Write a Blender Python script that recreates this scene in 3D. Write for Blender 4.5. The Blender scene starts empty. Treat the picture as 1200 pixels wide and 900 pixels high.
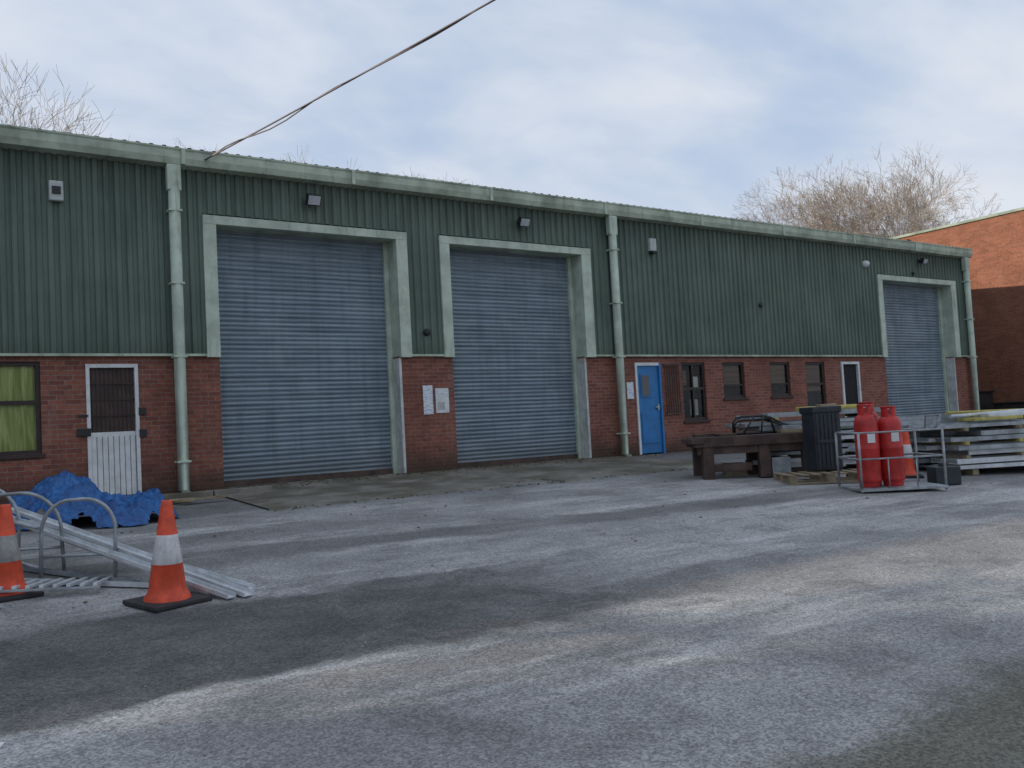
import bpy, bmesh, math, random
from mathutils import Vector, Matrix, noise
random.seed(7)
S=bpy.context.scene
COL=S.collection
SL=0.045
def gz(y): return SL*y if y<0 else 0.0

# ---------------------------------------------------------------- node helpers
class NT:
    def __init__(s,name):
        s.m=bpy.data.materials.new(name); s.m.use_nodes=True
        s.t=s.m.node_tree; s.b=s.t.nodes['Principled BSDF']
        s.tc=s.t.nodes.new('ShaderNodeTexCoord')
    def n(s,ty,**k):
        nd=s.t.nodes.new(ty)
        for a,b in k.items(): setattr(nd,a,b)
        return nd
    def l(s,a,b): s.t.links.new(a,b)
    def setin(s,sock,v):
        if isinstance(v,bpy.types.NodeSocket): s.l(v,sock)
        elif isinstance(v,(tuple,list)) and len(v)==3 and sock.type=='RGBA': sock.default_value=(*v,1)
        else: sock.default_value=v
    def map(s,scale=(1,1,1),loc=(0,0,0),rot=(0,0,0)):
        mp=s.n('ShaderNodeMapping'); s.l(s.tc.outputs['Object'],mp.inputs[0])
        mp.inputs['Scale'].default_value=scale; mp.inputs['Location'].default_value=loc; mp.inputs['Rotation'].default_value=rot
        return mp.outputs[0]
    def noise(s,scale=1,detail=4,rough=.6,vec=None,dist=0):
        x=s.n('ShaderNodeTexNoise'); x.inputs['Scale'].default_value=scale; x.inputs['Detail'].default_value=min(detail,4)
        x.inputs['Roughness'].default_value=rough; x.inputs['Distortion'].default_value=dist
        s.l(vec if vec else s.tc.outputs['Object'],x.inputs['Vector']); return x.outputs['Fac']
    def ramp(s,v,a,b,lo=0.,hi=1.):
        x=s.n('ShaderNodeMapRange'); x.interpolation_type='SMOOTHSTEP'
        s.setin(x.inputs['Value'],v)
        for i,q in zip(('From Min','From Max','To Min','To Max'),(a,b,lo,hi)): s.setin(x.inputs[i],q)
        return x.outputs['Result']
    def math(s,op,a,b=0.):
        x=s.n('ShaderNodeMath',operation=op); s.setin(x.inputs[0],a); s.setin(x.inputs[1],b); return x.outputs[0]
    def mix(s,f,a,b,mode='MIX'):
        x=s.n('ShaderNodeMix',data_type='RGBA',blend_type=mode)
        s.setin(x.inputs[0],f); s.setin(x.inputs[6],a); s.setin(x.inputs[7],b); return x.outputs[2]
    def xyz(s):
        x=s.n('ShaderNodeSeparateXYZ'); s.l(s.tc.outputs['Object'],x.inputs[0]); return x.outputs
    def bump(s,h,strength=.3,dist=.01):
        x=s.n('ShaderNodeBump'); x.inputs['Strength'].default_value=strength; x.inputs['Distance'].default_value=dist
        s.l(h,x.inputs['Height']); s.l(x.outputs[0],s.b.inputs['Normal'])
    def out(s,col=None,rough=None,metal=None,spec=None):
        if col is not None: s.setin(s.b.inputs['Base Color'],col)
        if rough is not None: s.setin(s.b.inputs['Roughness'],rough)
        if metal is not None: s.setin(s.b.inputs['Metallic'],metal)
        if spec is not None: s.b.inputs['Specular IOR Level'].default_value=spec
        return s.m

def weathered(name,col,rough=.6,metal=0.,var=.35,scale=3,streak=True,spec=.4,dirt=(.06,.055,.045),dirtamt=.5):
    t=NT(name)
    a=t.noise(scale,3,.65)
    v=t.map((scale*3,scale*3,scale*.35)) if streak else t.map((scale*2,)*3)
    b=t.noise(1,4,.7,vec=v)
    dark=tuple(c*(1-var) for c in col); lite=tuple(min(1,c*(1+var*.5)) for c in col)
    c=t.mix(t.ramp(a,.3,.7),dark,lite)
    c=t.mix(t.ramp(b,.5,.8,0,dirtamt),c,dirt)
    return t.out(c,rough,metal,spec)

def brick_mat(name,c1,c2,mort,foot=True):
    t=NT(name); x=t.xyz()
    cb=t.n('ShaderNodeCombineXYZ')
    s0=t.math('ADD',x[0],x[1])
    t.l(s0,cb.inputs[0]); t.l(x[2],cb.inputs[1])
    br=t.n('ShaderNodeTexBrick'); t.l(cb.outputs[0],br.inputs['Vector'])
    br.inputs['Scale'].default_value=1; br.inputs['Brick Width'].default_value=.225; br.inputs['Row Height'].default_value=.075
    br.inputs['Mortar Size'].default_value=.006; br.inputs['Mortar Smooth'].default_value=.3; br.inputs['Bias'].default_value=-.1
    t.setin(br.inputs['Color1'],c1); t.setin(br.inputs['Color2'],c2); t.setin(br.inputs['Mortar'],mort)
    n1=t.noise(1.1,4,.7); n2=t.noise(14,3,.6)
    c=t.mix(t.ramp(n1,.35,.75,0,.55),br.outputs['Color'],tuple(v*.45 for v in c1))
    c=t.mix(t.ramp(n2,.4,.8,0,.5),c,tuple(v*.5 for v in c2))
    n3=t.noise(1,4,.7,vec=t.map((2.2,2.2,.5)))
    c=t.mix(t.ramp(n3,.56,.8,0,.3),c,mort)
    if foot:
        wob=t.math('ADD',x[2],t.math('MULTIPLY',n1,-.6))
        c=t.mix(t.ramp(wob,-.3,.3,.75,0),c,(.04,.04,.03))
    t.bump(t.math('MULTIPLY',br.outputs['Fac'],-1.),.5,.008)
    return t.out(c,.9,0,.2)

M={}
def build_mats():
    t=NT('green_cladding'); x=t.xyz()
    a=t.noise(.7,4,.6); b=t.noise(1,4,.7,vec=t.map((9,9,.5))); d=t.noise(1,4,.7,vec=t.map((1.2,1,.25)))
    c=t.mix(t.ramp(a,.3,.7),(.092,.134,.106),(.135,.182,.145))
    c=t.mix(t.ramp(b,.42,.8,0,.6),c,(.04,.062,.046))
    c=t.mix(t.ramp(d,.5,.75,0,.35),c,(.18,.22,.185))
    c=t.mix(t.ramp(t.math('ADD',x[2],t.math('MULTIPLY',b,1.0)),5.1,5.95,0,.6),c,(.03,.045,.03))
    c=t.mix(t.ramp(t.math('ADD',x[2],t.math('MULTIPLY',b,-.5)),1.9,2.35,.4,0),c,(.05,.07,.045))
    fr=t.math('PINGPONG',x[0],.5)
    c=t.mix(t.ramp(fr,.0,.012,.5,0),c,(.035,.05,.04))
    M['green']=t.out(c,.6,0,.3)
    M['trim']=weathered('pale_green_trim',(.48,.555,.455),.6,0,.22,2.5,dirtamt=.65,dirt=(.15,.16,.10))
    M['trimdirty']=weathered('gutter_green',(.42,.48,.38),.65,0,.35,1.6,dirtamt=.8,dirt=(.12,.13,.07))
    M['roof']=weathered('roof_sheet',(.25,.3,.24),.7,0,.3,1,dirtamt=.5)
    M['brick']=brick_mat('red_brick',(.31,.118,.083),(.185,.073,.057),(.27,.225,.19))
    M['brick2']=brick_mat('orange_brick',(.29,.115,.07),(.20,.08,.05),(.25,.17,.125),False)
    t=NT('galvanised_shutter'); x=t.xyz()
    rows=t.noise(1,2,.7,vec=t.map((.5,.5,12.5)))
    st=t.noise(1,4,.7,vec=t.map((7,7,.5))); bl=t.noise(1.3,4,.65)
    c=t.mix(t.ramp(rows,.3,.7),(.16,.21,.25),(.26,.32,.37))
    c=t.mix(t.ramp(st,.42,.8,0,.6),c,(.10,.12,.13))
    c=t.mix(t.ramp(bl,.45,.75,0,.4),c,(.36,.41,.45))
    c=t.mix(t.ramp(t.math('ADD',x[2],t.math('MULTIPLY',st,.8)),.2,1.1,.65,0),c,(.10,.10,.095))
    M['shut']=t.out(c,.52,.2,.5)
    M['white']=weathered('white_paint',(.66,.68,.68),.5,0,.15,4,dirtamt=.4,dirt=(.26,.24,.2))
    M['guide']=weathered('galv_guide',(.55,.57,.55),.5,.1,.25,4,dirtamt=.6,dirt=(.2,.14,.1))
    M['black']=weathered('black_metal',(.02,.02,.022),.5,0,.3,6,dirtamt=.3)
    M['frame']=weathered('brown_frame',(.035,.022,.02),.5,0,.3,5,dirtamt=.3)
    M['mesh']=weathered('brown_grille',(.085,.055,.045),.6,0,.3,5)
    M['blue']=weathered('blue_door_paint',(.02,.17,.42),.45,0,.2,3,dirtamt=.3,dirt=(.05,.09,.16))
    M['galv']=weathered('galvanised_steel',(.34,.37,.39),.45,.4,.35,5,dirtamt=.45,dirt=(.17,.15,.13))
    M['galvl']=weathered('aluminium_profile',(.60,.63,.65),.42,.2,.2,5,dirtamt=.35,dirt=(.28,.27,.25))
    M['rust']=weathered('rusty_steel',(.085,.055,.045),.8,0,.4,4,dirtamt=.5,dirt=(.03,.02,.018))
    M['wood']=weathered('weathered_timber',(.30,.24,.16),.8,0,.35,5,streak=False)
    M['yellow']=weathered('yellow_band',(.50,.42,.12),.6,0,.3,6)
    M['red']=weathered('red_cylinder_paint',(.48,.028,.025),.4,0,.3,5,dirtamt=.4,dirt=(.14,.05,.04))
    M['orange']=weathered('cone_orange',(.70,.085,.035),.5,0,.28,7,dirtamt=.55,dirt=(.22,.07,.04))
    M['rubber']=weathered('cone_rubber',(.035,.035,.037),.8,0,.3,7,dirtamt=.3,dirt=(.12,.12,.12))
    M['refl']=weathered('cone_sleeve',(.66,.66,.66),.45,0,.2,9,dirtamt=.6,dirt=(.30,.27,.25))
    M['reflg']=weathered('dirty_cone_sleeve',(.34,.33,.32),.5,0,.3,9,dirtamt=.6,dirt=(.15,.13,.12))
    M['lamp']=weathered('lamp_glass',(.45,.48,.5),.2,0,.1,9,dirtamt=.1)
    M['plas']=weathered('grey_plastic_box',(.45,.47,.46),.5,0,.15,9,dirtamt=.3,dirt=(.2,.2,.18))
    M['dark']=weathered('dark_interior',(.012,.012,.014),.8,0,.2,2)
    M['bin']=weathered('dark_blue_plastic',(.025,.032,.04),.45,0,.3,5,dirtamt=.35,dirt=(.08,.08,.08))
    M['soot']=weathered('dark_crate',(.03,.025,.024),.8,0,.4,2)
    M['leaf']=weathered('dead_leaf',(.12,.075,.035),.8,0,.5,20,streak=False)
    M['stone']=weathered('loose_chippings',(.30,.29,.27),.85,0,.5,15,streak=False)
    M['moss']=weathered('moss_green',(.06,.07,.025),.95,0,.5,12,streak=False)
    t=NT('glass'); c=t.noise(3,3,.5)
    M['glass']=t.out((.02,.025,.03),t.ramp(c,.3,.7,.04,.12),0,.8)
    t=NT('green_curtain'); f=t.noise(1,4,.6,vec=t.map((9,9,1.0)),dist=.8)
    M['curt']=t.out(t.mix(t.ramp(f,.35,.65),(.30,.36,.06),(.66,.70,.28)),.8)
    t=NT('blind'); f=t.noise(1,3,.6,vec=t.map((.4,.4,22)))
    M['blind']=t.out(t.mix(t.ramp(f,.4,.6),(.15,.095,.065),(.22,.145,.10)),.7)
    t=NT('safety_notice'); x=t.xyz()
    g=t.noise(1,1,.5,vec=t.map((7,7,34)))
    c=t.mix(t.ramp(g,.52,.58,0,.5),(.66,.70,.74),(.14,.26,.48)); M['notice']=t.out(c,.4)
    t=NT('blue_tarp_sheet'); f=t.noise(4,4,.7,dist=.6); g=t.noise(14,3,.6,dist=1)
    c=t.mix(t.ramp(f,.3,.7),(.005,.05,.19),(.012,.13,.38)); t.bump(g,.8,.03); M['tarp']=t.out(c,.38)
    t=NT('winter_bark'); M['bark']=t.out((.33,.275,.225),.9,0,.1)
    M['cable']=weathered('cable_sheath',(.15,.13,.135),.6,0,.2,4)
    t=NT('mossy_concrete'); a=t.noise(1.6,5,.7); b=t.noise(60,2,.6); m=t.noise(.9,5,.65)
    c=t.mix(t.ramp(a,.3,.7),(.16,.15,.13),(.30,.28,.245)); c=t.mix(t.ramp(m,.40,.62,0,.75),c,(.10,.092,.06))
    c=t.mix(t.ramp(b,.35,.7,0,.35),c,(.08,.075,.065)); t.bump(b,.4,.006); M['conc']=t.out(c,.9,0,.2)
    # yard ground
    t=NT('worn_asphalt'); x=t.xyz()
    big=t.noise(.30,3,.6); med=t.noise(1.7,4,.72,dist=.4); fine=t.noise(26,3,.85); wob=t.noise(.8,4,.65)
    vor=t.n('ShaderNodeTexVoronoi'); t.l(t.tc.outputs['Object'],vor.inputs['Vector']); vor.inputs['Scale'].default_value=95
    sv=t.n('ShaderNodeSeparateColor'); t.l(vor.outputs['Color'],sv.inputs[0])
    base=t.mix(t.ramp(big,.36,.64),(.225,.223,.222),(.385,.38,.372))
    base=t.mix(t.ramp(med,.42,.72,0,.7),base,(.145,.144,.143))
    streak=t.noise(1,4,.7,vec=t.map((.28,1.3,1)))
    base=t.mix(t.ramp(streak,.5,.68,0,.6),base,(.56,.555,.54))
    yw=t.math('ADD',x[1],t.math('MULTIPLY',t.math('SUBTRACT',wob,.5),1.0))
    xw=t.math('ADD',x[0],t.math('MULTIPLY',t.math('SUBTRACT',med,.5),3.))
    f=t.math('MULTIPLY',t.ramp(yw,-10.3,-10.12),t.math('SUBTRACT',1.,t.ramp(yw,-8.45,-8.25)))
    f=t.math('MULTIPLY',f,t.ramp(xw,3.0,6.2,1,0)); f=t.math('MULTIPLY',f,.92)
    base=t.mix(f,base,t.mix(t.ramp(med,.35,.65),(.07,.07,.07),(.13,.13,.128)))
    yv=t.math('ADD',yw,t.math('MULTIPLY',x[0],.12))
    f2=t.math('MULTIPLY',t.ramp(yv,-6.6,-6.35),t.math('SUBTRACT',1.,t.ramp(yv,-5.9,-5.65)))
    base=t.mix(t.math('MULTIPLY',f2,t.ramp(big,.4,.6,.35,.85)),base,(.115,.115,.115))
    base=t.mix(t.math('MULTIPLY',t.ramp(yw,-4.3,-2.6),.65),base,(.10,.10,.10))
    base=t.mix(t.math('MULTIPLY',t.ramp(yw,-12.7,-12.4,1,0),.85),base,(.13,.122,.09))
    spk=t.ramp(fine,.32,.68,.78,1.08)
    agg=t.ramp(sv.outputs[0],.0,1.,.66,1.34)
    k=t.math('MULTIPLY',spk,agg)
    vc=t.n('ShaderNodeCombineXYZ')
    for i in range(3): t.l(k,vc.inputs[i])
    base=t.mix(1.,base,vc.outputs[0],'MULTIPLY')
    t.bump(fine,.35,.01)
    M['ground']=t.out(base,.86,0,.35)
    M['marking']=weathered('worn_road_paint',(.75,.76,.76),.7,0,.25,9,streak=False,dirtamt=.6,dirt=(.25,.25,.25))
build_mats()

# ---------------------------------------------------------------- mesh helpers
def empty(name,loc=(0,0,0),rz=0):
    e=bpy.data.objects.new(name,None); e.location=loc; e.rotation_euler=(0,0,rz); COL.objects.link(e); return e
def obj(name,verts,faces,mat,parent=None,smooth=False):
    me=bpy.data.meshes.new(name); me.from_pydata(verts,[],faces); me.update()
    mats=mat if isinstance(mat,list) else [mat]
    for m in mats: me.materials.append(m)
    if smooth: me.polygons.foreach_set('use_smooth',[True]*len(me.polygons))
    o=bpy.data.objects.new(name,me); COL.objects.link(o)
    if parent: o.parent=parent
    return o
class MB:
    """mesh builder: collects boxes / tubes / lathes with material slots"""
    def __init__(s): s.bm=bmesh.new(); s.mats=[]
    def mi(s,m):
        if m not in s.mats: s.mats.append(m)
        return s.mats.index(m)
    def box(s,a,b,mat,bev=0,M4=None):
        x0,y0,z0=a; x1,y1,z1=b
        tmp=bmesh.new()
        bmesh.ops.create_cube(tmp,size=1)
        for v in tmp.verts: v.co=Vector(((x0+x1)/2+v.co.x*(x1-x0),(y0+y1)/2+v.co.y*(y1-y0),(z0+z1)/2+v.co.z*(z1-z0)))
        if bev: bmesh.ops.bevel(tmp,geom=tmp.edges[:],offset=bev,segments=2,affect='EDGES',profile=.6)
        s._merge(tmp,mat,M4)
    def _merge(s,tmp,mat,M4=None,smooth=False):
        i=s.mi(mat); mp={}
        for v in tmp.verts: mp[v]=s.bm.verts.new(M4@v.co if M4 else v.co)
        for f in tmp.faces:
            try:
                nf=s.bm.faces.new([mp[v] for v in f.verts]); nf.material_index=i; nf.smooth=smooth
            except ValueError: pass
        tmp.free()
    def tube(s,pts,r,mat,n=8,closed=False):
        pts=[Vector(p) for p in pts]; i=s.mi(mat); rings=[]
        up=Vector((0,0,1))
        for k,p in enumerate(pts):
            if closed: d=(pts[(k+1)%len(pts)]-pts[k-1])
            else: d=(pts[min(k+1,len(pts)-1)]-pts[max(k-1,0)])
            d.normalize()
            u=d.cross(up)
            if u.length<.05: u=d.cross(Vector((0,1,0)))
            u.normalize(); w=u.cross(d)
            rr=r[k] if isinstance(r,(list,tuple)) else r
            rings.append([s.bm.verts.new(p+rr*(math.cos(q*2*math.pi/n)*u+math.sin(q*2*math.pi/n)*w)) for q in range(n)])
        K=len(rings)
        for k in range(K if closed else K-1):
            A=rings[k];B=rings[(k+1)%K]
            for q in range(n):
                f=s.bm.faces.new((A[q],A[(q+1)%n],B[(q+1)%n],B[q])); f.material_index=i; f.smooth=True
        if not closed:
            for R in (rings[0],rings[-1]):
                f=s.bm.faces.new(R); f.material_index=i
    def lathe(s,prof,mat,c=(0,0,0),n=28,mats=None,M4=None):
        rings=[]; c=Vector(c)
        T=(lambda v:M4@v) if M4 else (lambda v:v)
        for r,z in prof: rings.append([s.bm.verts.new(T(c+Vector((r*math.cos(a*2*math.pi/n),r*math.sin(a*2*math.pi/n),z)))) for a in range(n)])
        for k in range(len(rings)-1):
            i=s.mi(mats[k] if mats else mat)
            for q in range(n):
                f=s.bm.faces.new((rings[k][q],rings[k][(q+1)%n],rings[k+1][(q+1)%n],rings[k+1][q])); f.material_index=i; f.smooth=True
        f=s.bm.faces.new(rings[-1]); f.material_index=s.mi(mats[-1] if mats else mat)
    def done(s,name,parent=None,loc=None,rz=0):
        bmesh.ops.recalc_face_normals(s.bm,faces=s.bm.faces[:])
        me=bpy.data.meshes.new(name); s.bm.to_mesh(me); s.bm.free()
        for m in s.mats: me.materials.append(m)
        o=bpy.data.objects.new(name,me); COL.objects.link(o)
        if parent: o.parent=parent
        if loc: o.location=loc
        o.rotation_euler=(0,0,rz)
        return o

# ---------------------------------------------------------------- ground
xs=[-600,-100,-30]+[i for i in range(-20,41,4)]+[60,120,600]
ys=[-600,-100,-40]+[-30,-20,-16,-12,-8,-4,0]+[20,60,150,900]
V=[(x,y,gz(max(y,-40))) for y in ys for x in xs]
n=len(xs); Fc=[(j*n+i,j*n+i+1,(j+1)*n+i+1,(j+1)*n+i) for j in range(len(ys)-1) for i in range(n-1)]
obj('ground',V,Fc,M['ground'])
V=[];Fc=[];N=90
for i in range(N+1):
    x=3.7+i*(12.7-3.7)/N
    yf=-3.3+.3*noise.noise(Vector((x*1.3,0,3)))+.12*noise.noise(Vector((x*5,0,3)))+(.5 if abs(x-8.1)<.5 else 0)
    V+= [(x,-.002,.026),(x,yf,gz(yf)+.022),(x,yf-.05,gz(yf)-.01)]
for i in range(N):
    for k in range(2): Fc.append((3*i+k,3*i+k+1,3*i+k+4,3*i+k+3))
obj('concrete_apron',V,Fc,M['conc'])
mb=MB()
for i in range(3):
    x=1.75+i*.93
    mb.box((x,-1.0,-.12),(x+.91,-.86,.06),M['conc'],.015)
mb.done('kerb')
obj('road_marking',[(-.7,-10.48,gz(-10.48)+.004),(.215,-10.45,gz(-10.45)+.004),(.235,-10.39,gz(-10.39)+.004),(.19,-10.34,gz(-10.34)+.004),(-.7,-10.34,gz(-10.34)+.004)],[(0,1,2,3,4)],M['marking'])
def scatter(name,N_,fn,size,mat,flat=.35,seed=1):
    r=random.Random(seed); V=[];F=[]
    for _ in range(N_):
        x,y=fn(r); s=size*r.uniform(.4,1.3); a=r.uniform(0,6.28); z=gz(y)+.002+(.024 if (3.7<x<12.7 and y>-3.1) else 0); o=len(V)
        for k in range(4):
            b=a+k*1.571+r.uniform(-.3,.3); V.append((x+s*math.cos(b),y+s*math.sin(b),z+r.uniform(0,s*flat)))
        V.append((x,y,z+s*flat*1.4))
        for k in range(4): F.append((o+k,o+(k+1)%4,o+4))
    obj(name,V,F,mat)
scatter('leaf_litter',700,lambda r:(r.uniform(0,27),-abs(r.gauss(0,.35))-.05),.028,M['leaf'],.4,3)
scatter('leaf_litter',110,lambda r:(r.uniform(.3,14),r.uniform(-9,-1)),.02,M['leaf'],.4,4)
scatter('loose_chippings',1100,lambda r:(r.uniform(0,9),r.uniform(-12.8,-3)),.007,M['stone'],.8,5)
scatter('moss_growth',700,lambda r:(r.uniform(0,13.5),-abs(r.gauss(0,.05))-.02) if r.random()<.6 else (r.uniform(3.7,12.7),-3.33+r.gauss(0,.09)),.022,M['moss'],.5,6)

# ---------------------------------------------------------------- warehouse
W=empty('added_shade_wing')
X0,X1,ZB,ZT=-34.0,27.5,2.25,5.4
opens=[ # x0,x1,z0,z1,kind
 (.10,1.36,.77,2.16,'w1'),(1.98,2.74,0,2.12,'d1'),(4.03,7.38,0,ZB,'s'),(8.54,11.85,0,ZB,'s'),(13.27,14.06,0,2.10,'blue'),
 (14.75,15.53,.72,2.10,'w2'),(16.14,16.92,1.22,2.10,'w3'),(17.88,18.66,1.22,2.10,'w3'),(19.3,20.1,.8,2.10,'w5'),(20.8,21.6,0,2.1,'d3'),(22.9,26.5,0,ZB,'s')]
mb=MB(); x=X0
TH=.34
for (a,b,z0,z1,k) in opens:
    mb.box((x,0,-.3),(a,TH,ZB),M['brick'])
    if z0>0: mb.box((a,0,-.3),(b,TH,z0),M['brick'])
    if z1<ZB: mb.box((a,0,z1),(b,TH,ZB),M['brick'])
    x=b
mb.box((x,0,-.3),(X1,TH,ZB),M['brick'])
mb.done('brick_walls',W)
PT=.16; prof=[(0,0),(.055,0),(.075,-.032),(.14,-.032),(.16,0)]
def corr(xa,xb,za,zb,y0=-.03):
    pts=[];k=math.floor(xa/PT)
    while k*PT<xb+PT:
        for px,py in prof[:-1]:
            X=k*PT+px
            if xa<=X<=xb: pts.append((X,y0+py+.006*noise.noise(Vector((X*.7,0,0)))))
        k+=1
    pts=[(xa,pts[0][1])]+pts+[(xb,pts[-1][1])]
    V=[];F=[]
    for X,Y in pts: V+=[(X,Y,za),(X,Y,zb)]
    for i in range(len(pts)-1): F.append((2*i,2*i+2,2*i+3,2*i+1))
    return V,F
V=[];F=[]
HS,HT=4.47,4.62
for xa,xb,za in [(X0,3.81,ZB),(3.81,7.60,HT),(7.60,8.32,ZB),(8.32,12.12,HT),(12.12,22.68,ZB),(22.68,26.76,HT),(26.76,X1,ZB)]:
    v,f=corr(xa,xb,za+.03,ZT); o=len(V); V+=v; F+=[tuple(q+o for q in g) for g in f]
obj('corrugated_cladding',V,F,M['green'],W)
mb=MB()
for xa,xb,za in [(X0,3.9,ZB+.002),(3.9,7.5,HT+.1),(7.5,8.4,ZB+.002),(8.4,12.0,HT+.1),(12.0,22.8,ZB+.002),(22.8,26.6,HT+.1),(26.6,X1,ZB+.002)]:
    mb.box((xa,.01,za),(xb,.3,ZT),M['green'])
mb.done('cladding_backing',W)
mb=MB()
for xa,xb in [(X0,3.81),(7.60,8.32),(12.12,22.68),(26.76,X1)]:
    mb.box((xa,-.085,ZB-.012),(xb,.008,ZB+.028),M['trimdirty'])
mb.done('drip_flashing',W)
REC=.35
for (a,b,_,_,k) in opens:
    if k!='s': continue
    wl=.22; wr=.26 if b>8 else .23
    mb=MB()
    mb.box((a-wl,-.10,ZB-.03),(a,.0-.002,HS),M['trim'],.006)
    mb.box((b,-.10,ZB-.03),(b+wr,-.002,HS),M['trim'],.006)
    mb.box((a-wl,-.103,HS),(b+wr,-.002,HT),M['trim'],.006)
    mb.box((b-.004,-.0015,ZB),(b+.05,REC+.05,HS),M['trim'])
    mb.box((a-.05,-.0015,ZB),(a+.004,REC+.05,HS),M['trim'])
    mb.box((a-.05,-.0015,HS),(b+.05,REC+.1,HS+.05),M['trimdirty'])
    mb.done('shutter_surround',W)
    mb=MB()
    mb.box((b-.10,REC-.09,.0),(b-.006,REC-.005,HS),M['trim'],.004)
    mb.box((a+.006,REC-.09,.0),(a+.07,REC-.005,HS),M['trim'],.004)
    mb.box((b-.016,-.010,.0),(b-.001,REC-.1,ZB-.04),M['guide'],.002)
    mb.box((b-.001,-.012,.0),(b+.035,-.001,ZB-.04),M['guide'],.002)
    mb.done('shutter_guides',W)
    V=[];F=[];P=.082;z=.09;prf=[]
    while z<HS:
        for u_,d in [(0,0),(.12,-.004),(.3,-.020),(.55,-.027),(.8,-.020),(.95,-.004)]: prf.append((z+u_*P,REC+.0+d))
        z+=P
    nx=24
    for i in range(nx+1):
        X=a+.03+(b-a-.09)*i/nx
        for (zz,yy) in prf: V.append((X,yy+.012*noise.noise(Vector((X*1.1,zz*.9,a))),min(zz,HS)))
    m=len(prf)
    for i in range(nx):
        for j in range(m-1): F.append((i*m+j,(i+1)*m+j,(i+1)*m+j+1,i*m+j+1))
    obj('roller_shutter',V,F,M['shut'],W)
    mb=MB(); mb.box((a+.02,REC-.05,.03),(b-.05,REC+.03,.13),M['rust'],.004); mb.box((a,.05,-.05),(b,REC+.2,.028),M['conc']); mb.done('bottom_rail',W)
mb=MB()
g=[(-.03,5.37),(-.20,5.40),(-.235,5.50),(-.235,5.62),(-.25,5.64),(-.25,5.665),(-.20,5.665),(-.20,5.6),(-.03,5.58)]
i0=mb.mi(M['trimdirty']); rings=[]
xsg=[X0-.1]+[X0+k*1.5 for k in range(1,41)]+[X1+.15]
for X in xsg: rings.append([mb.bm.verts.new((X,y,z+.016*noise.noise(Vector((X*.4,0,0))))) for y,z in g])
for r in range(len(rings)-1):
    for q in range(len(g)):
        f=mb.bm.faces.new((rings[r][q],rings[r+1][q],rings[r+1][(q+1)%len(g)],rings[r][(q+1)%len(g)])); f.material_index=i0
mb.bm.faces.new(rings[0]); mb.bm.faces.new(rings[-1])
for k in range(20):
    X=X0+1.5+k*3; mb.box((X-.03,-.262,5.39),(X+.03,-.19,5.655),M['trim'],.004)
mb.done('gutter',W)
V=[];F=[]
X=X0-.1; RY,RZ=9.,6.45
while X<X1+.1:
    for u_,h in [(0,0),(.07,0),(.10,.038),(.15,.038),(.18,0)]: 
        V+=[(X+u_,-.17,5.665+h),(X+u_,RY,RZ+h),(X+u_,2*RY,5.665+h)]
    X+=.2
for i in range(len(V)//3-1): F+=[(3*i,3*i+3,3*i+4,3*i+1),(3*i+1,3*i+4,3*i+5,3*i+2)]
obj('corrugated_roof',V,F,M['roof'],W)
V=[(X1,0,-.2),(X1,2*RY,-.2),(X1,2*RY,5.66),(X1,RY,6.44),(X1,0,5.66),(X0,0,-.2),(X0,2*RY,-.2),(X0,2*RY,5.66),(X0,RY,6.44),(X0,0,5.66)]
V=[(v[0],v[1]+(.345 if v[1]==0 else 0),v[2]) for v in V]
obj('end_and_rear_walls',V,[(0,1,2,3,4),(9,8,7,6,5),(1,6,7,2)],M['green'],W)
mb=MB(); mb.box((X1-.002,-.09,ZB),(X1+.05,.36,5.66),M['trim'],.004); mb.done('corner_flashing',W)
for X in (3.35,12.71,27.3):
    mb=MB()
    mb.box((X-.11,-.24,4.95),(X+.11,-.09,5.38),M['trim'],.02)
    mb.tube([(X,-.17,5.0),(X,-.17,2.3),(X,-.15,.06),(X,-.26,-.01)],.092,M['trim'],14)
    for z in (.5,2.2,3.4,4.6): mb.box((X-.105,-.265,z),(X+.105,-.02,z+.035),M['trim'],.006)
    mb.done('downpipe',W)
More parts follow.
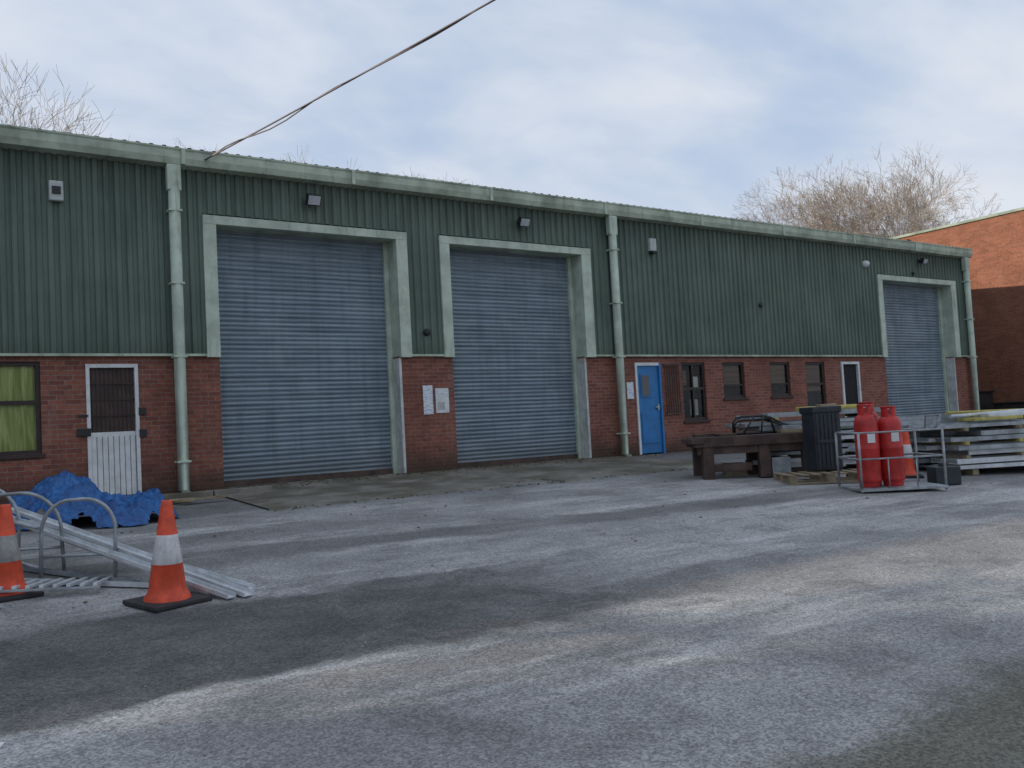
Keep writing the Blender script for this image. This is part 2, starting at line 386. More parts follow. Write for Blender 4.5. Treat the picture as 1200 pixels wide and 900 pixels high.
def window(a,b,z0,z1,kind):
    mb=MB(); y=.07; fw=.06
    mb.box((a,y-.03,z0),(a+fw,y+.05,z1),M['frame'],.004); mb.box((b-fw,y-.03,z0),(b,y+.05,z1),M['frame'],.004)
    mb.box((a+fw,y-.03,z1-fw),(b-fw,y+.05,z1),M['frame'],.004); mb.box((a+fw,y-.03,z0),(b-fw,y+.05,z0+fw),M['frame'],.004)
    if kind=='w1':
        zc=z0+.56*(z1-z0); mb.box((a+fw,y-.028,zc-.03),(b-fw,y+.045,zc+.03),M['frame']); 
        xc=(a+b)/2-.1; mb.box((xc-.03,y-.026,z0+fw),(xc+.03,y+.043,z1-fw),M['frame'])
    if kind in('w2','w5'):
        zc=z0+.55*(z1-z0); mb.box((a+fw,y-.028,zc-.03),(b-fw,y+.045,zc+.03),M['frame'])
    if kind=='w2': mb.box(((a+b)/2-.02,y-.026,z0+fw),((a+b)/2+.02,y+.043,z1-fw),M['frame'])
    if kind=='w3': mb.box((a+fw,y-.028,z0+.3),(b-fw,y+.045,z0+.34),M['frame'])
    mb.box((a-.04,-.045,z0-.06),(b+.04,.12,z0-.002),M['frame'],.006)
    mb.done('window_frame',W)
    obj('window_pane',[(a+fw,y+.01,z0+fw),(b-fw,y+.01,z0+fw),(b-fw,y+.012,z1-fw),(a+fw,y+.012,z1-fw)],[(0,1,2,3)],GLT,W)
    bk=MB()
    if kind=='w1':
        Vv=[];Ff=[];K=60
        for i in range(K+1):
            X=a+.01+(b-a-.02)*i/K; Y=.125+.018*math.sin(i*1.1)+.01*math.sin(i*.47)
            Vv+=[(X,Y,z0+.03),(X,Y+.01,(z0+z1)/2+.08),(X,Y,z1-.02)]
        for i in range(K): Ff+=[(3*i,3*i+3,3*i+4,3*i+1),(3*i+1,3*i+4,3*i+5,3*i+2)]
        obj('curtain',Vv,Ff,M['curt'],W,True)
    if kind in('w3','w5'): 
        bk.box((a+.02,.125,z0+.34 if kind=='w3' else z0+.4*(z1-z0)),(b-.02,.135,z1-.02),M['blind'])
    if kind=='w2':
        bk.box((a+.45,.14,z0+.75),(a+.66,.15,z0+1.05),M['white']); bk.box((a+.35,.145,z0+.12),(a+.62,.155,z0+.5),M['plas']); bk.box((a+.12,.14,z0+.85),(a+.28,.15,z0+1.2),M['blind'])
    bk.box((a,.30,z0),(b,.335,z1),M['dark'])
    bk.done('room_backing',W)
t=NT('window_glass')
tr=t.n('ShaderNodeBsdfTransparent'); gs=t.n('ShaderNodeBsdfGlossy'); gs.inputs['Roughness'].default_value=.08; gs.inputs['Color'].default_value=(.6,.62,.64,1)
tr.inputs['Color'].default_value=(.9,.92,.88,1)
fr=t.n('ShaderNodeFresnel'); fr.inputs['IOR'].default_value=1.42
mx=t.n('ShaderNodeMixShader'); t.l(fr.outputs[0],mx.inputs[0]); t.l(tr.outputs[0],mx.inputs[1]); t.l(gs.outputs[0],mx.inputs[2])
t.l(mx.outputs[0],t.t.nodes['Material Output'].inputs['Surface']); GLT=t.m
for (a,b,z0,z1,k) in opens:
    if k[0]=='w': window(a,b,z0,z1,k)
mb=MB()
for i in range(7): mb.box((14.18+i*.07,-.05,.9),(14.2+i*.07,-.03,2.05),M['mesh'])
mb.box((14.15,-.055,.88),(14.65,-.028,.92),M['mesh']); mb.box((14.15,-.055,2.03),(14.65,-.028,2.07),M['mesh'])
mb.done('security_grille',W)
a,b=1.98,2.74
mb=MB(); fw=.055
mb.box((a,-.02,.0),(a+fw,.09,2.12),M['white'],.004); mb.box((b-fw,-.02,.0),(b,.09,2.12),M['white'],.004); mb.box((a+fw,-.02,2.06),(b-fw,.09,2.12),M['white'],.004)
mb.box((a+fw,.02,.98),(b-fw,.07,1.05),M['white'],.004)
mb.box((a+fw,.055,1.05),(b-fw,.07,2.06),M['mesh'])
for i in range(10):
    X=a+fw+.03+i*.062; mb.box((X,.03,1.05),(X+.014,.045,2.06),M['frame'])
for z in (1.3,1.55,1.8): mb.box((a+fw,.026,z),(b-fw,.034,z+.02),M['frame'])
for i in range(8):
    X=a+fw+.004+i*.0805; mb.box((X,.015,.05),(X+.072,.06,.98),M['white'],.008)
mb.box((a+fw,.055,.02),(b-fw,.075,.98),M['plas']); mb.box((a+.02,.3,0),(b-.02,.33,2.1),M['dark'])
for z in (.95,1.3): mb.box((b-.01,-.04,z),(b+.10,-.02,z+.12),M['black'],.004)
mb.box((a-.12,-.03,1.3),(a+.02,-.0225,1.33),M['black']);mb.box((a-.14,-.05,1.0),(a+.05,-.0225,1.12),M['black'],.004); mb.box((a,-.12,-.02),(b,0.1,.02),M['conc'])
mb.done('grille_door',W)
a,b=13.27,14.06
mb=MB()
mb.box((a,-.03,0),(a+.06,.08,2.10),M['white'],.004); mb.box((b-.06,-.03,0),(b,.08,2.1),M['blue'],.004); mb.box((a+.06,-.03,2.03),(b-.06,.08,2.10),M['white'],.004)
mb.box((a+.06,.01,.03),(b-.06,.06,2.03),M['blue'],.004)
mb.box((a+.16,-.004,1.30),(a+.46,.012,1.85),M['blue'],.004); mb.box((a+.20,-.010,1.34),(a+.42,.012,1.81),M['glass'])
mb.box((a+.14,-.006,.25),(b-.14,.012,.95),M['blue'],.006)
mb.box((b-.16,-.03,1.0),(b-.11,.01,1.14),M['galv'],.004); mb.box((b-.24,-.05,1.06),(b-.11,-.03,1.085),M['galv'],.004)
mb.done('blue_door',W)
a,b=20.8,21.6
mb=MB()
mb.box((a,-.04,0),(a+.07,.08,2.10),M['white'],.004); mb.box((b-.07,-.04,0),(b,.08,2.1),M['white'],.004); mb.box((a+.07,-.04,2.03),(b-.07,.08,2.10),M['white'],.004)
mb.box((a+.07,.03,.02),(b-.07,.07,2.03),M['dark'])
mb.done('side_door',W)
mb=MB(); mb.box((7.84,-.02,1.12),(8.05,-.004,1.68),M['notice'],.002); mb.done('safety_notice',W)
mb=MB(); mb.box((8.11,-.022,1.14),(8.40,-.004,1.62),M['white'],.002); mb.box((8.14,-.024,1.5),(8.37,-.0225,1.58),M['notice']);mb.box((8.14,-.024,1.2),(8.3,-.0225,1.35),M['plas']); mb.done('safety_notice',W)
mb=MB(); mb.box((13.0,-.02,1.28),(13.2,-.004,1.66),M['notice'],.002); mb.done('safety_notice',W)
def flood(X,Z,s=1.,tilt=.45):
    mb=MB(); R=Matrix.Translation((X,-.22,Z))@Matrix.Rotation(tilt,4,'X')
    mb.box((-.13*s,-.05,-.10*s),(.13*s,.05,.10*s),M['black'],.012,R)
    mb.box((-.11*s,-.062,-.08*s),(.11*s,-.051,.08*s),M['lamp'],.004,R)
    for i in range(5): mb.box((-.1*s+i*.045*s,.05,-.08*s),(-.085*s+i*.045*s,.075,.08*s),M['black'],0,R)
    mb.box((-.02,-.0,-.02),(.02,.0+.16,.02),M['black'],.004,Matrix.Translation((X,-.2,Z+.02)))
    mb.box((-.05,-.0,-.05),(.05,.03,.05),M['black'],.004,Matrix.Translation((X,-.09,Z+.02)))
    mb.done('floodlight',W)
flood(5.72,5.03,1.0); flood(10.28,5.03,.95); flood(24.9,5.12,.8)
mb=MB(); mb.box((1.53,-.16,4.62),(1.73,-.06,4.93),M['plas'],.02); mb.box((1.57,-.175,4.72),(1.69,-.161,4.84),M['black'],.004); mb.done('alarm_box',W)
mb=MB(); mb.box((13.85,-.16,4.68),(14.05,-.06,4.98),M['plas'],.02); mb.box((13.88,-.2,4.62),(14.0,-.08,4.68),M['black'],.01);mb.done('alarm_box',W)
mb=MB(); mb.lathe([(.10,0),(.10,.06),(.085,.10),(.05,.14),(.01,.15)],M['white'],(0,0,0),16,M4=Matrix.Translation((22.15,-.06,4.88))@Matrix.Rotation(math.radians(90),4,'X')); mb.done('dome_sensor',W)
for (vx,vz,vr) in [(7.95,2.7,.07),(17.6,3.55,.06),(24.5,4.74,.05)]:
    mb=MB(); mb.lathe([(vr,0),(vr,.05),(vr*.45,.07)],M['black'],(0,0,0),12,M4=Matrix.Translation((vx,-.06,vz))@Matrix.Rotation(math.radians(90),4,'X')); mb.done('vent_outlet',W)

# ---------------------------------------------------------------- neighbouring buildings
NB=empty('brick_building')
mb=MB(); mb.box((31,-3,-.3),(56,16,7.22),M['brick2']); mb.done('walls',NB)
mb=MB(); mb.box((30.93,-3.08,7.22),(56,16.1,7.32),M['roof'],.02); mb.done('parapet_coping',NB)
mb=MB(); mb.tube([(30.93,3.9,-.1),(30.93,3.9,7.1)],.05,M['black'],10); mb.done('rainwater_pipe',NB)
# unseen wing, added off-frame left to shade the near left yard
SHADE_WING=empty('added_shade_wing')
mb=MB(); mb.box((-34,-15,-1.2),(-16,-.9,2.3),M['brick']); mb.done('brick_walls',SHADE_WING)
v,f=[],[]
pts=[];k=0
while k*.16<14.0:
    for px,py in prof[:-1]: pts.append((-15.97-py,-15+k*.16+px))
    k+=1
for X,Y in pts: v+=[(X,Y,2.31),(X,Y,7.2)]
for i in range(len(pts)-1): f.append((2*i,2*i+2,2*i+3,2*i+1))
obj('corrugated_cladding',v,f,M['green'],SHADE_WING)
mb=MB(); mb.box((-34,-15,2.3),(-16.0,-.9,7.2),M['green']); mb.box((-34.2,-15.2,7.2),(-15.7,-.8,7.42),M['trimdirty'],.02); mb.done('upper_walls_and_fascia',SHADE_WING)
mb=MB()
for y in (-12.5,-7.5): 
    mb.box((-15.99,y,-.6),(-15.9,y+3.4,3.6),M['shut']); mb.box((-15.99,y-.2,-.6),(-15.85,y,3.8),M['trim']); mb.box((-15.99,y+3.4,-.6),(-15.85,y+3.6,3.8),M['trim']); mb.box((-15.99,y,3.6),(-15.85,y+3.4,3.8),M['trim'])
mb.done('roller_doors',SHADE_WING)

# ---------------------------------------------------------------- cable + pole
pts=[];K=60
for i in range(K+1):
    s=i/K; pts.append((3.8+7.3*s,-.08-22*s,5.5+1.7*s+.79*s*s))
mb=MB(); mb.tube(pts,.013,M['cable'],6)
p2=[(p[0]+.02*math.cos(i*.9),p[1],p[2]+(.03+.03*math.sin(i*.35))*math.sin(i*.9)-.014) for i,p in enumerate(pts)]
mb.tube(p2,.010,M['cable'],6); mb.box((3.74,-.12,5.44),(3.86,-.06,5.54),M['galv'],.005); mb.done('overhead_cable')
mb=MB(); mb.tube([(11.1,-22.2,-1.2),(11.1,-22.2,8.3)],[.16,.11],M['wood'],14); mb.box((10.5,-22.3,7.7),(11.7,-22.18,7.82),M['wood'],.01); mb.done('utility_pole')

# ---------------------------------------------------------------- traffic cones
def cone(x,y,tilt=0,s=1.,z=None,sl='refl'):
    mb=MB()
    R=Matrix.Rotation(tilt,4,'Y')
    mb.box((-.225*s,-.225*s,0),(.225*s,.225*s,.035*s),M['rubber'],.012,R)
    pr=[(.165,.034),(.155,.06),(.135,.09),(.128,.12),(.107,.29),(.1085,.292),(.074,.50),(.073,.502),(.040,.72),(.037,.745),(.028,.75)]
    O=M['orange']; ms=[O,O,O,O,O,M[sl],O,O,O,O,M['dark']]
    mb.lathe([(r*s,h*s) for r,h in pr],None,mats=ms,M4=R,n=32)
    o=mb.done('traffic_cone',loc=(x,y,(gz(y) if z is None else z)+.003)); o.rotation_euler=(math.atan(SL),0,random.uniform(0,1)); return o
cone(1.40,-8.08); cone(.45,-7.0,0,.95,sl='reflg'); cone(12.5,-6.95,0,1.)

# ---------------------------------------------------------------- tarp heap
V=[];F=[];NX,NY=120,80
for j in range(NY+1):
    for i in range(NX+1):
        u=i/NX*2-1; v=j/NY*2-1
        x=1.62+u*.98+.12*noise.noise(Vector((u*2,v*2,1))); y=-2.75-u*.25+v*.75+.12*noise.noise(Vector((u*2,v*2,5)))
        e=max(0,1-(abs(u)**2.2+abs(v)**2.2))
        h=.50*e**.55*(1-.45*u)*(.75+.5*noise.noise(Vector((u*1.6,v*1.6,9))))
        cr=(abs(noise.noise(Vector((u*4+v,v*5,2))))*.18+abs(noise.noise(Vector((u*9,v*11,7))))*.10+abs(noise.noise(Vector((u*17,v*13,4))))*.05)
        V.append((x,y,gz(y)+.012+max(0,h+cr*min(1,e*3+.15))))
for j in range(NY):
    for i in range(NX):
        u=(i+.5)/NX*2-1; v=(j+.5)/NY*2-1
        if u*u+v*v+.35*noise.noise(Vector((u*3,v*3,4)))<1.02: F.append((j*(NX+1)+i,j*(NX+1)+i+1,(j+1)*(NX+1)+i+1,(j+1)*(NX+1)+i))
obj('tarpaulin_heap',V,F,M['tarp'],None,True)

# ---------------------------------------------------------------- tubular barrier hoops (left)
def hoop(mb,c,ang,w,h,r=.016,lean=0,rails=1):
    c=Vector(c); d=Vector((math.cos(ang),math.sin(ang),0)); nrm=Vector((-d.y,d.x,0))
    up=Vector((0,0,math.cos(lean)))+nrm*math.sin(lean)
    P=[c-d*w/2]; R=w*.42
    P.append(c-d*w/2+up*(h-R))
    for k in range(1,8): 
        a=math.pi-k*math.pi/16; P.append(c-d*(w/2-R)+d*R*math.cos(a)+up*(h-R+R*math.sin(a)))
    for k in range(0,8):
        a=math.pi/2-k*math.pi/16; P.append(c+d*(w/2-R)+d*R*math.cos(a)+up*(h-R+R*math.sin(a)))
    P.append(c+d*w/2+up*(h-R)); P.append(c+d*w/2)
    mb.tube(P,r,M['galv'],10)
    for q in range(rails):
        z=h*(.32+.25*q); mb.tube([c-d*w/2+up*z,c+d*w/2+up*z],r*.8,M['galv'],8)
mb=MB()
a0=math.radians(-34)
hoop(mb,(.98,-6.75,gz(-6.75)),a0,.62,.68,lean=.06)
hoop(mb,(.60,-6.1,gz(-6.1)),a0+.1,.75,.72,lean=-.1)
hoop(mb,(.25,-5.4,gz(-5.4)),a0,.9,.75,lean=.1,rails=2)
for z in (.12,.45): mb.tube([(.98-.26,-6.57,gz(-6.6)+z),(.25,-5.2,gz(-5.2)+z+.05)],.015,M['galv'],8)
mb.done('tubular_barrier')
mb=MB()
for i in range(9): mb.box((-.28,-.40+i*.095,.02),(.30,-.37+i*.095,.045),M['galvl'],.004)
for X in (-.28,.27): mb.box((X,-.42,0),(X+.03,.42,.02),M['galv'],.004)
o=mb.done('slatted_rack',loc=(.75,-7.0,gz(-7.0)+.03)); o.rotation_euler=(math.atan(SL),.06,math.radians(70))

BP=empty('metal_profile_bundle')
def beam(a,b,w,h,mat,name='channel'):
    a=Vector(a);b=Vector(b);L=(b-a).length; d=(b-a).normalized()
    q=d.to_track_quat('X','Z').to_matrix().to_4x4(); T=Matrix.Translation(a)@q
    mb=MB(); t=.006
    mb.box((0,-w/2,0),(L,w/2,t),mat,0,T); mb.box((0,-w/2,t),(L,-w/2+t,h),mat,0,T); mb.box((0,w/2-t,t),(L,w/2,h),mat,0,T)
    mb.done(name,BP)
for i,(ox,oy,ex,ey,ez,w,m) in enumerate([(1.93,-8.30,.58,-5.2,.50,.10,'galvl'),(1.80,-8.30,.46,-5.3,.47,.08,'galvl'),(2.0,-8.13,.75,-5.0,.34,.07,'galvl'),(1.72,-8.1,.5,-5.0,.42,.08,'galvl')]):
    beam((ox,oy,gz(oy)+.012+.004*i),(ex,ey,gz(ey)+ez),w,.03,M[m])
beam((1.55,-7.6,gz(-7.6)+.01),(.2,-6.1,gz(-6.1)+.02),.06,.03,M['galvl'])
beam((1.35,-7.3,gz(-7.3)+.01),(.5,-5.6,gz(-5.6)+.02),.05,.03,M['galv'])
mb=MB()
random.seed(3)
for i in range(9):
    T=Matrix.Translation((2.7+random.uniform(-.6,.8),-1.7+random.uniform(-.5,.5),gz(-1.7)+.03+.03*(i%3)))@Matrix.Rotation(random.uniform(-.5,.5),4,'Z')
    mb.box((-.35,-.05,0),(.35,.05,.028),M['wood'] if i%3 else M['yellow'],.003,T)
mb.done('timber_offcuts')

# ---------------------------------------------------------------- right hand yard clutter
RD=math.radians(-33.7)
BX,BY=11.22,-5.05
mb=MB()
L,D=2.05,.9
for i in range(4): mb.box((-L/2+.03*(i%2),-D/2+i*.228,.52),(L/2-.04*(i%3),-D/2+.215+i*.228,.68),M['rust'],.012)
for X in (-L/2+.12,L/2-.32,-.0):
    for Y in (-D/2+.02,D/2-.2): mb.box((X,Y,0),(X+.18,Y+.16,.52),M['rust'],.01)
mb.box((-L/2+.05,-D/2+.05,.40),(L/2-.05,-D/2+.13,.52),M['rust'],.008)
mb.box((-L/2-.05,-D/2-.03,.58),(-L/2+.15,D/2,.66),M['rust'],.01)
mb.box((-L/2+.3,-D/2+.03,.12),(-L/2+.9,-D/2+.12,.24),M['rust'],.01)
mb.done('timber_trestle_bench',loc=(BX,BY,gz(BY)),rz=RD)
mb=MB()
def arc(cx,z0,w,h,y):
    return [(cx-w/2,y,z0),(cx-w/2,y,z0+h*.7),(cx-w/2+.06,y,z0+h*.93),(cx-w/2+.15,y,z0+h),(cx+w/2-.15,y+.1,z0+h),(cx+w/2-.04,y+.1,z0+h*.9),(cx+w/2,y+.1,z0+h*.65),(cx+w/2+.05,y+.1,z0)]
mb.tube(arc(.02,.68,.66,.30,-.1),.02,M['black']); mb.tube(arc(.12,.68,.64,.24,.25),.02,M['black'])
mb.tube([(-.26,-.1,.80),(-.1,.25,.86)],.016,M['black']); mb.tube([(.36,0,.88),(.8,.1,.70)],.02,M['black']); mb.tube([(-.6,0,.70),(.85,.15,.70)],.02,M['black']); mb.tube([(.3,-.1,.95),(.55,.1,.84),(.95,.2,.70)],.018,M['black'])
mb.tube([(-.15,-.1,.70),(.05,-.08,.97)],.014,M['black']); mb.tube([(.15,-.08,.70),(.2,-.05,.97)],.014,M['black'])
mb.done('tubular_chair_frame',loc=(BX,BY,gz(BY)),rz=RD)
mb=MB()
mb.box((.45,-.2,.682),(.95,.1,.74),M['wood'],.008); mb.box((.5,-.1,.742),(.8,.16,.80),M['galv'],.006); mb.box((-.9,.1,.682),(-.55,.35,.73),M['rust'],.008)
mb.box((-.55,-.25,.682),(-.3,.0,.72),M['rust'],.008); mb.box((.2,-.4,.0),(.5,-.1,.30),M['galv'],.01); mb.box((-.45,.0,.0),(-.1,.3,.22),M['wood'],.01)
mb.done('bench_offcuts',loc=(BX,BY,gz(BY)),rz=RD)
def pallet(x,y,rz,z=0,w=1.2,d=1.0,n=1):
    mb=MB()
    for k in range(n):
        b=z+k*.145
        for i in range(7): mb.box((-w/2+i*(w-.1)/6,-d/2,b+.12),(-w/2+i*(w-.1)/6+.1,d/2,b+.14),M['wood'],.002)
        for Y in (-d/2,-.05,d/2-.1):
            mb.box((-w/2,Y,b),(w/2,Y+.1,b+.02),M['wood'],.002)
            for X in (-w/2,-.06,w/2-.12): mb.box((X,Y,b+.02),(X+.12,Y+.1,b+.12),M['wood'],.002)
    return mb.done('timber_pallet',loc=(x,y,gz(y)+.003),rz=rz)
pallet(11.2,-6.4,RD,0,1.25,.8)
mb=MB()
mb.box((-.22,-.2,0),(.22,.2,.92),M['bin'],.03); 
for i in range(6): mb.box((-.19+i*.066,-.212,.05),(-.16+i*.066,-.198,.86),M['bin'],.004)
mb.box((-.24,-.22,.88),(.24,.22,.98),M['bin'],.02); mb.box((-.2,-.23,.42),(.2,-.2,.47),M['bin'],.006)
mb.done('plastic_storage_bin',loc=(11.45,-6.25,gz(-6.25)+.147),rz=RD+.15)

def stack(name,x,y,rz,L,D,layers,seed,h=.1):
    random.seed(seed); P=empty(name,(x,y,gz(y)+.0),rz); mb=MB(); z=.0
    for X in (-L*.32,L*.28): mb.box((X,-D/2,0),(X+.1,D/2,.1),M['wood'],.004)
    z=.1
    for k in range(layers):
        l=L*random.uniform(.8,1.08); ox=random.uniform(-.18,.18); oy=random.uniform(-.06,.06); sk_=Matrix.Rotation(random.uniform(-.05,.05),4,'Z')
        nb=random.choice([2,3,4]); w=D/nb
        for i in range(nb):
            xo=ox+random.uniform(-.14,.14); Y0=-D/2+i*w+oy; ll=l*random.uniform(.85,1)
            m=random.choice([M['galv'],M['galvl'],M['galv']]); hh=h*random.uniform(.5,.8)
            mb.box((xo-ll/2,Y0,z),(xo+ll/2,Y0+w-.02,z+.012),m,0,sk_); mb.box((xo-ll/2,Y0,z+.012),(xo+ll/2,Y0+.012,z+hh),m,0,sk_); mb.box((xo-ll/2,Y0+w-.032,z+.012),(xo+ll/2,Y0+w-.02,z+hh),m,0,sk_)
            mb.box((xo-ll/2+.004,Y0+.012,z+hh-.012),(xo+ll/2-.004,Y0+.05,z+hh-.001),m,0,sk_)
            for e in (-1,1): mb.box((xo+e*(ll/2-.01)-.006,Y0+.014,z+.013),(xo+e*(ll/2-.01)+.006,Y0+w-.034,z+hh-.014),M['galv'],0,sk_)
        z+=h*.8
        if k%2==1 and k<layers-1:
            for X in (-L*.36,-.02,L*.3): mb.box((X,-D/2-.03,z),(X+.07,D/2+.03,z+.05),M['wood'] if random.random()<.6 else M['yellow'],.003)
            z+=.051
    mb.done('steel_trays',P); return z
stack('steel_section_stack',12.7,-5.2,RD+.05,2.5,1.0,9,1)
stack('steel_section_stack',14.3,-7.4,RD+.12,2.6,1.2,7,2)
stack('steel_section_stack',13.9,-6.0,RD-.1,2.2,1.0,8,5)
stack('steel_section_stack',16.9,-8.7,RD+.1,2.8,1.2,6,8)
mb=MB()
for i in range(3): mb.box((-.5+i*.36,-.12,0),(-.2+i*.36,.14,.08+.03*(i%2)),M['yellow'] if i!=1 else M['wood'],.03)
mb.done('yellow_sacks',loc=(12.95,-5.25,gz(-5.2)+1.02),rz=RD)
mb=MB()
mb.box((-.5,-.2,0),(.4,.2,.05),M['yellow'],.01); mb.box((-.2,-.15,.05),(.6,.2,.11),M['galvl'],.01); mb.tube([(-.7,.1,.09),(.9,.0,.13)],.03,M['galvl'],10); mb.tube([(-.7,.2,.15),(.8,.16,.13)],.025,M['yellow'],10)
mb.done('loose_tubes',loc=(14.4,-7.35,gz(-7.35)+.1+.56+.155),rz=RD+.2)

GC=empty('gas_cylinder_cage',(10.92,-7.72,gz(-7.72)),RD)
def cyl(x,y,h=1.12,r=.155):
    mb=MB()
    pr=[(r*.82,0),(r*.86,.03),(r*.86,.06),(r,.08),(r,.10),(r,.5),(r*1.012,.505),(r*1.012,.53),(r,.535),(r,h-.28),(r*.96,h-.22),(r*.8,h-.16),(r*.45,h-.13),(r*.4,h-.12),(.03,h-.11),(.03,h-.05),(.02,h-.04)]
    mb.lathe(pr,M['red'],(x,y,.06),28)
    K=24
    for k in range(K):
        if k%8 in(0,1): continue
        a=k*2*math.pi/K;b2=(k+1)*2*math.pi/K; q=mb.mi(M['red']); R=r*.62
        vs=[mb.bm.verts.new((x+R*math.cos(t_),y+R*math.sin(t_),z_)) for t_,z_ in((a,h-.11),(b2,h-.11),(b2,h+.05),(a,h+.05))]
        f=mb.bm.faces.new(vs); f.material_index=q
    ring=[(x+r*.62*math.cos(k*2*math.pi/24),y+r*.62*math.sin(k*2*math.pi/24),h+.05) for k in range(24)]
    mb.tube(ring,.012,M['red'],6,closed=True)
    mb.tube([(x,y,h-.05),(x,y,h+.03)],.022,M['galv'],8); mb.box((x-.05,y-.015,h-.01),(x+.02,y+.015,h+.02),M['galv'],.003)
    mb.box((x-.05,y-r-.004,.66),(x+.05,y-r+.02,.78),M['white'],0)
    mb.done('gas_cylinder',GC)
cyl(-.32,-.06); cyl(.02,-.02,1.08); cyl(-.16,.26,1.16)
mb=MB(); w,d,h=.56,.42,.80
mb.box((-w-.02,-d+.02,.02),(w+.02,d,.055),M['galv'],.004)
for X in (-w,w):
    for Y in (-d+.04,d): mb.tube([(X,Y,0),(X,Y,h)],.018,M['galv'])
for z in (.45,h):
    mb.tube([(-w,-d+.04,z),(-w,d,z),(w,d,z),(w,-d+.04,z)],.015,M['galv']); 
    mb.tube([(-w,-d+.04,z),(w,-d+.04,z)],.012,M['galv'])
for X in (-w/3,w/3): mb.tube([(X,-d+.04,0.05),(X,-d+.04,.45)],.01,M['galv'],6)
mb.tube([(w,-.2,.8),(w+.08,-.2,.98),(w+.02,.1,.98),(w,.1,.8)],.014,M['galv'])
mb.done('cage_frame',GC)
mb=MB(); mb.box((-.18,-.14,0),(.18,.14,.26),M['bin'],.02); mb.box((-.06,-.02,.26),(.06,.02,.31),M['black'],.008); mb.done('tool_box',loc=(11.9,-7.9,gz(-7.9)),rz=RD)
mb=MB()
for (x,y,w,d,h) in [(28.6,-1.2,1.0,1.2,.45),(29.7,-.3,1.0,1.2,.7),(30.3,-2.4,1.0,1.2,.4),(29.5,1.6,1.8,1.4,1.1)]:
    z0=gz(y)
    mb.box((x-w/2,y-d/2,z0),(x+w/2,y+d/2,z0+h),M['soot'],.04); mb.box((x-w/2-.05,y-d/2-.05,z0+h),(x+w/2+.05,y+d/2+.05,z0+h+.06),M['black'],.02)
mb.done('stored_crates')

# ---------------------------------------------------------------- bare trees
def tree(name,H,seed,spread=1.,loc=(0,0,0),lv=6,twr=.012,trunk=.26):
    rnd=random.Random(seed); V=[];F=[]
    def seg(a,b,ra,rb,n):
        d=(b-a).normalized(); u=d.orthogonal().normalized(); w=d.cross(u); o=len(V)
        for p,r in((a,ra),(b,rb)):
            for k in range(n): V.append(tuple(p+r*(math.cos(k*6.2832/n)*u+math.sin(k*6.2832/n)*w)))
        for k in range(n): F.append((o+k,o+(k+1)%n,o+n+(k+1)%n,o+n+k))
    def grow(p,d,L,r,l):
        ns=4 if l<2 else (3 if l<4 else 2); n=7 if l==0 else (5 if l<3 else 3)
        r1=r*.62; q=p.copy(); dd=d.copy(); nodes=[]
        for i in range(ns):
            w=Vector((rnd.gauss(0,1),rnd.gauss(0,1),rnd.gauss(0,.6)))*(.04+.03*l)
            dd=(dd+w+Vector((0,0,.05))).normalized(); e=q+dd*L/ns
            seg(q,e,max(twr,r+(r1-r)*i/ns),max(twr*.8,r+(r1-r)*(i+1)/ns),n); q=e; nodes.append((q.copy(),dd.copy()))
        if l>=lv: return
        kids=6 if l==0 else (4 if l<3 else rnd.choice([3,4,4]))
        for k in range(kids):
            nd=nodes[-1] if k<2 else nodes[rnd.randrange(max(0,ns-3),ns)]
            az=k*2.4+rnd.uniform(0,1.5); sp=rnd.uniform(.30,.62)*spread
            o=nd[1].orthogonal().normalized(); o.rotate(Matrix.Rotation(az,3,nd[1]))
            nd2=(nd[1]*math.cos(sp)+o*math.sin(sp)); grow(nd[0],nd2.normalized(),L*(rnd.uniform(.72,.88) if l<2 else rnd.uniform(.58,.78)),r1*rnd.uniform(.6,.8),l+1)
    grow(Vector((0,0,0)),Vector((0,0,1)),H*trunk,H*.013,0)
    zs=sorted(v[2] for v in V); zm=zs[int(len(zs)*.998)]; k=H/zm
    V=[(v[0]*k,v[1]*k,v[2]*k) for v in V]
    o=obj(name,V,F,M['bark']); o.location=loc; return o
tr=[tree('added_shade_tree',19.4,11,1.15,(61.5,25,0),7,.008),tree('added_shade_tree',18.2,23,1.2,(54,28,0),7,.008),
 tree('added_shade_tree',16.1,31,1.0,(2.0,26,0),6,.006),tree('added_shade_tree',14.3,47,1.0,(14.4,26,0),6,.006)]
def inst(src,loc,rz,s):
    o=bpy.data.objects.new('added_shade_tree',src.data); COL.objects.link(o); o.location=loc; o.rotation_euler=(0,0,rz); o.scale=(s,s,s)
inst(tr[1],(68.5,26,0),1.,.98); inst(tr[3],(20.5,27,0),2.3,.96)
shade_tree=tree('added_shade_tree',8.0,77,1.1,(-12.8,-5.3,gz(-5.3)-.05),5,.02)  # unseen tree, added off-frame to shade the left foreground and soften the wing's shadow

# ---------------------------------------------------------------- sun + sky
AZ=math.radians(60); EL=math.radians(17.2)
sd=Vector((-math.sin(AZ)*math.cos(EL),math.cos(AZ)*math.cos(EL),math.sin(EL)))
L=bpy.data.lights.new('sun','SUN'); L.energy=5; L.angle=math.radians(.6); L.color=(1,.87,.72)
lo=bpy.data.objects.new('sun',L); COL.objects.link(lo); lo.rotation_euler=(-sd).to_track_quat('-Z','Y').to_euler(); lo.location=(-20,20,30)
Wd=bpy.data.worlds.new('World'); S.world=Wd; Wd.use_nodes=True; nt=Wd.node_tree; bg=nt.nodes['Background']; bg.inputs[1].default_value=.125
def N(ty,**k):
    n=nt.nodes.new(ty)
    for a,b in k.items(): setattr(n,a,b)
    return n
sk=N('ShaderNodeTexSky',sky_type='NISHITA'); sk.sun_disc=False; sk.sun_elevation=EL; sk.sun_rotation=-AZ; sk.air_density=1.0; sk.dust_density=1.; sk.ozone_density=1.5
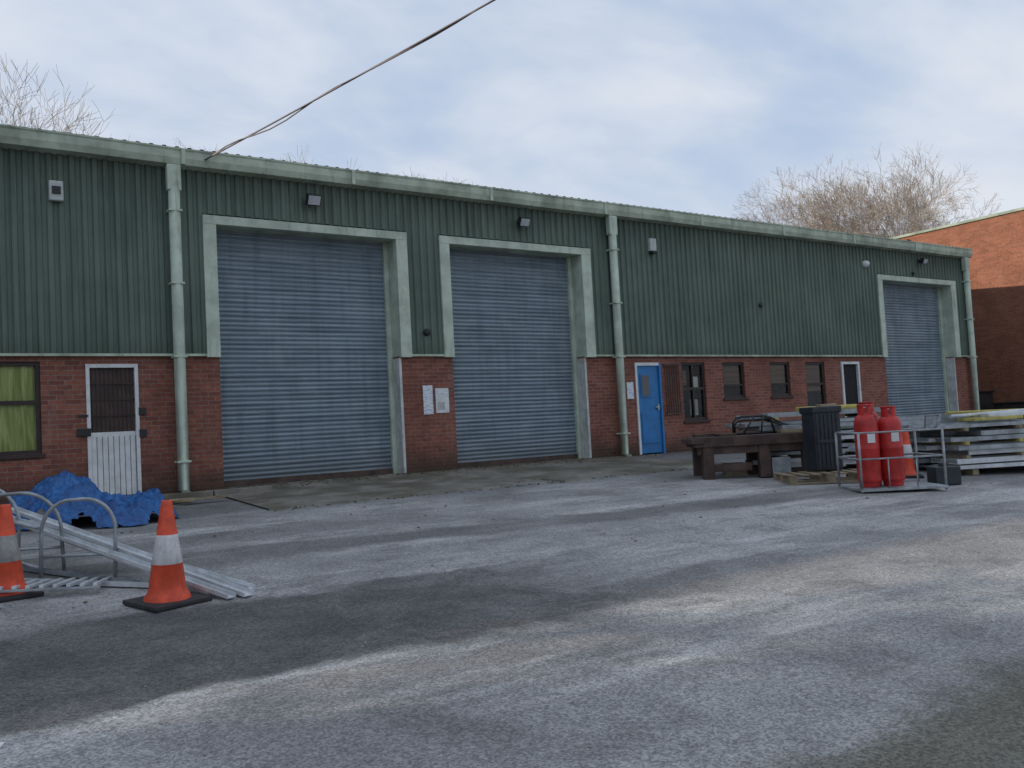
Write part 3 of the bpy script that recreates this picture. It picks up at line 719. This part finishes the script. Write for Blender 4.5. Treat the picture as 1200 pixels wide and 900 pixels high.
tc=N('ShaderNodeTexCoord'); sx=N('ShaderNodeSeparateXYZ'); nt.links.new(tc.outputs['Generated'],sx.inputs[0])
def Mt(op,a,b):
    m=N('ShaderNodeMath',operation=op)
    for i,v in enumerate((a,b)):
        if isinstance(v,bpy.types.NodeSocket): nt.links.new(v,m.inputs[i])
        else: m.inputs[i].default_value=v
    return m.outputs[0]
den=Mt('ADD',Mt('MAXIMUM',sx.outputs[2],0.),.28)
cb=N('ShaderNodeCombineXYZ'); nt.links.new(Mt('DIVIDE',sx.outputs[0],den),cb.inputs[0]); nt.links.new(Mt('DIVIDE',sx.outputs[1],den),cb.inputs[1])
mp=N('ShaderNodeMapping'); mp.inputs['Rotation'].default_value=(0,0,.45); mp.inputs['Scale'].default_value=(1.0,1.5,1); nt.links.new(cb.outputs[0],mp.inputs[0])
nz=N('ShaderNodeTexNoise'); nz.inputs['Scale'].default_value=1.5; nz.inputs['Detail'].default_value=6; nz.inputs['Roughness'].default_value=.52; nz.inputs['Distortion'].default_value=.2; nt.links.new(mp.outputs[0],nz.inputs['Vector'])
mr=N('ShaderNodeMapRange',interpolation_type='SMOOTHSTEP'); nt.links.new(nz.outputs['Fac'],mr.inputs[0]); mr.inputs[1].default_value=.34; mr.inputs[2].default_value=.68; mr.inputs[3].default_value=.12; mr.inputs[4].default_value=.95
hz=N('ShaderNodeMapRange',interpolation_type='SMOOTHSTEP'); nt.links.new(sx.outputs[2],hz.inputs[0]); hz.inputs[1].default_value=.0; hz.inputs[2].default_value=.38; hz.inputs[3].default_value=.55; hz.inputs[4].default_value=0.
base=N('ShaderNodeMix',data_type='RGBA'); base.inputs[0].default_value=.85; nt.links.new(sk.outputs[0],base.inputs[6]); base.inputs[7].default_value=(3.5,4.5,6.3,1)
hm=N('ShaderNodeMix',data_type='RGBA'); nt.links.new(hz.outputs[0],hm.inputs[0]); nt.links.new(base.outputs[2],hm.inputs[6]); hm.inputs[7].default_value=(5.5,6.1,6.9,1)
mx=N('ShaderNodeMix',data_type='RGBA'); nt.links.new(mr.outputs[0],mx.inputs[0]); nt.links.new(hm.outputs[2],mx.inputs[6]); mx.inputs[7].default_value=(6.0,6.35,6.9,1)
nt.links.new(mx.outputs[2],bg.inputs[0])

# ---------------------------------------------------------------- camera
cam=bpy.data.cameras.new('camera'); co=bpy.data.objects.new('camera',cam); COL.objects.link(co)
yaw,pit,rol=math.radians(33.74),math.radians(2.88),math.radians(3.10)
f=Vector((math.sin(yaw)*math.cos(pit),math.cos(yaw)*math.cos(pit),math.sin(pit))); r=Vector((math.cos(yaw),-math.sin(yaw),0)); u=r.cross(f)
r2=math.cos(rol)*r-math.sin(rol)*u; u2=math.sin(rol)*r+math.cos(rol)*u
m=Matrix.Identity(4)
for i in range(3): m[i][0]=r2[i]; m[i][1]=u2[i]; m[i][2]=-f[i]
m[0][3],m[1][3],m[2][3]=0,-14.844,.776
co.matrix_world=m; cam.sensor_width=36; cam.lens=1019/1200*36; cam.clip_end=3000; cam.clip_start=.05
S.camera=co
S.view_settings.view_transform='Standard'; S.view_settings.look='None'; S.view_settings.exposure=0
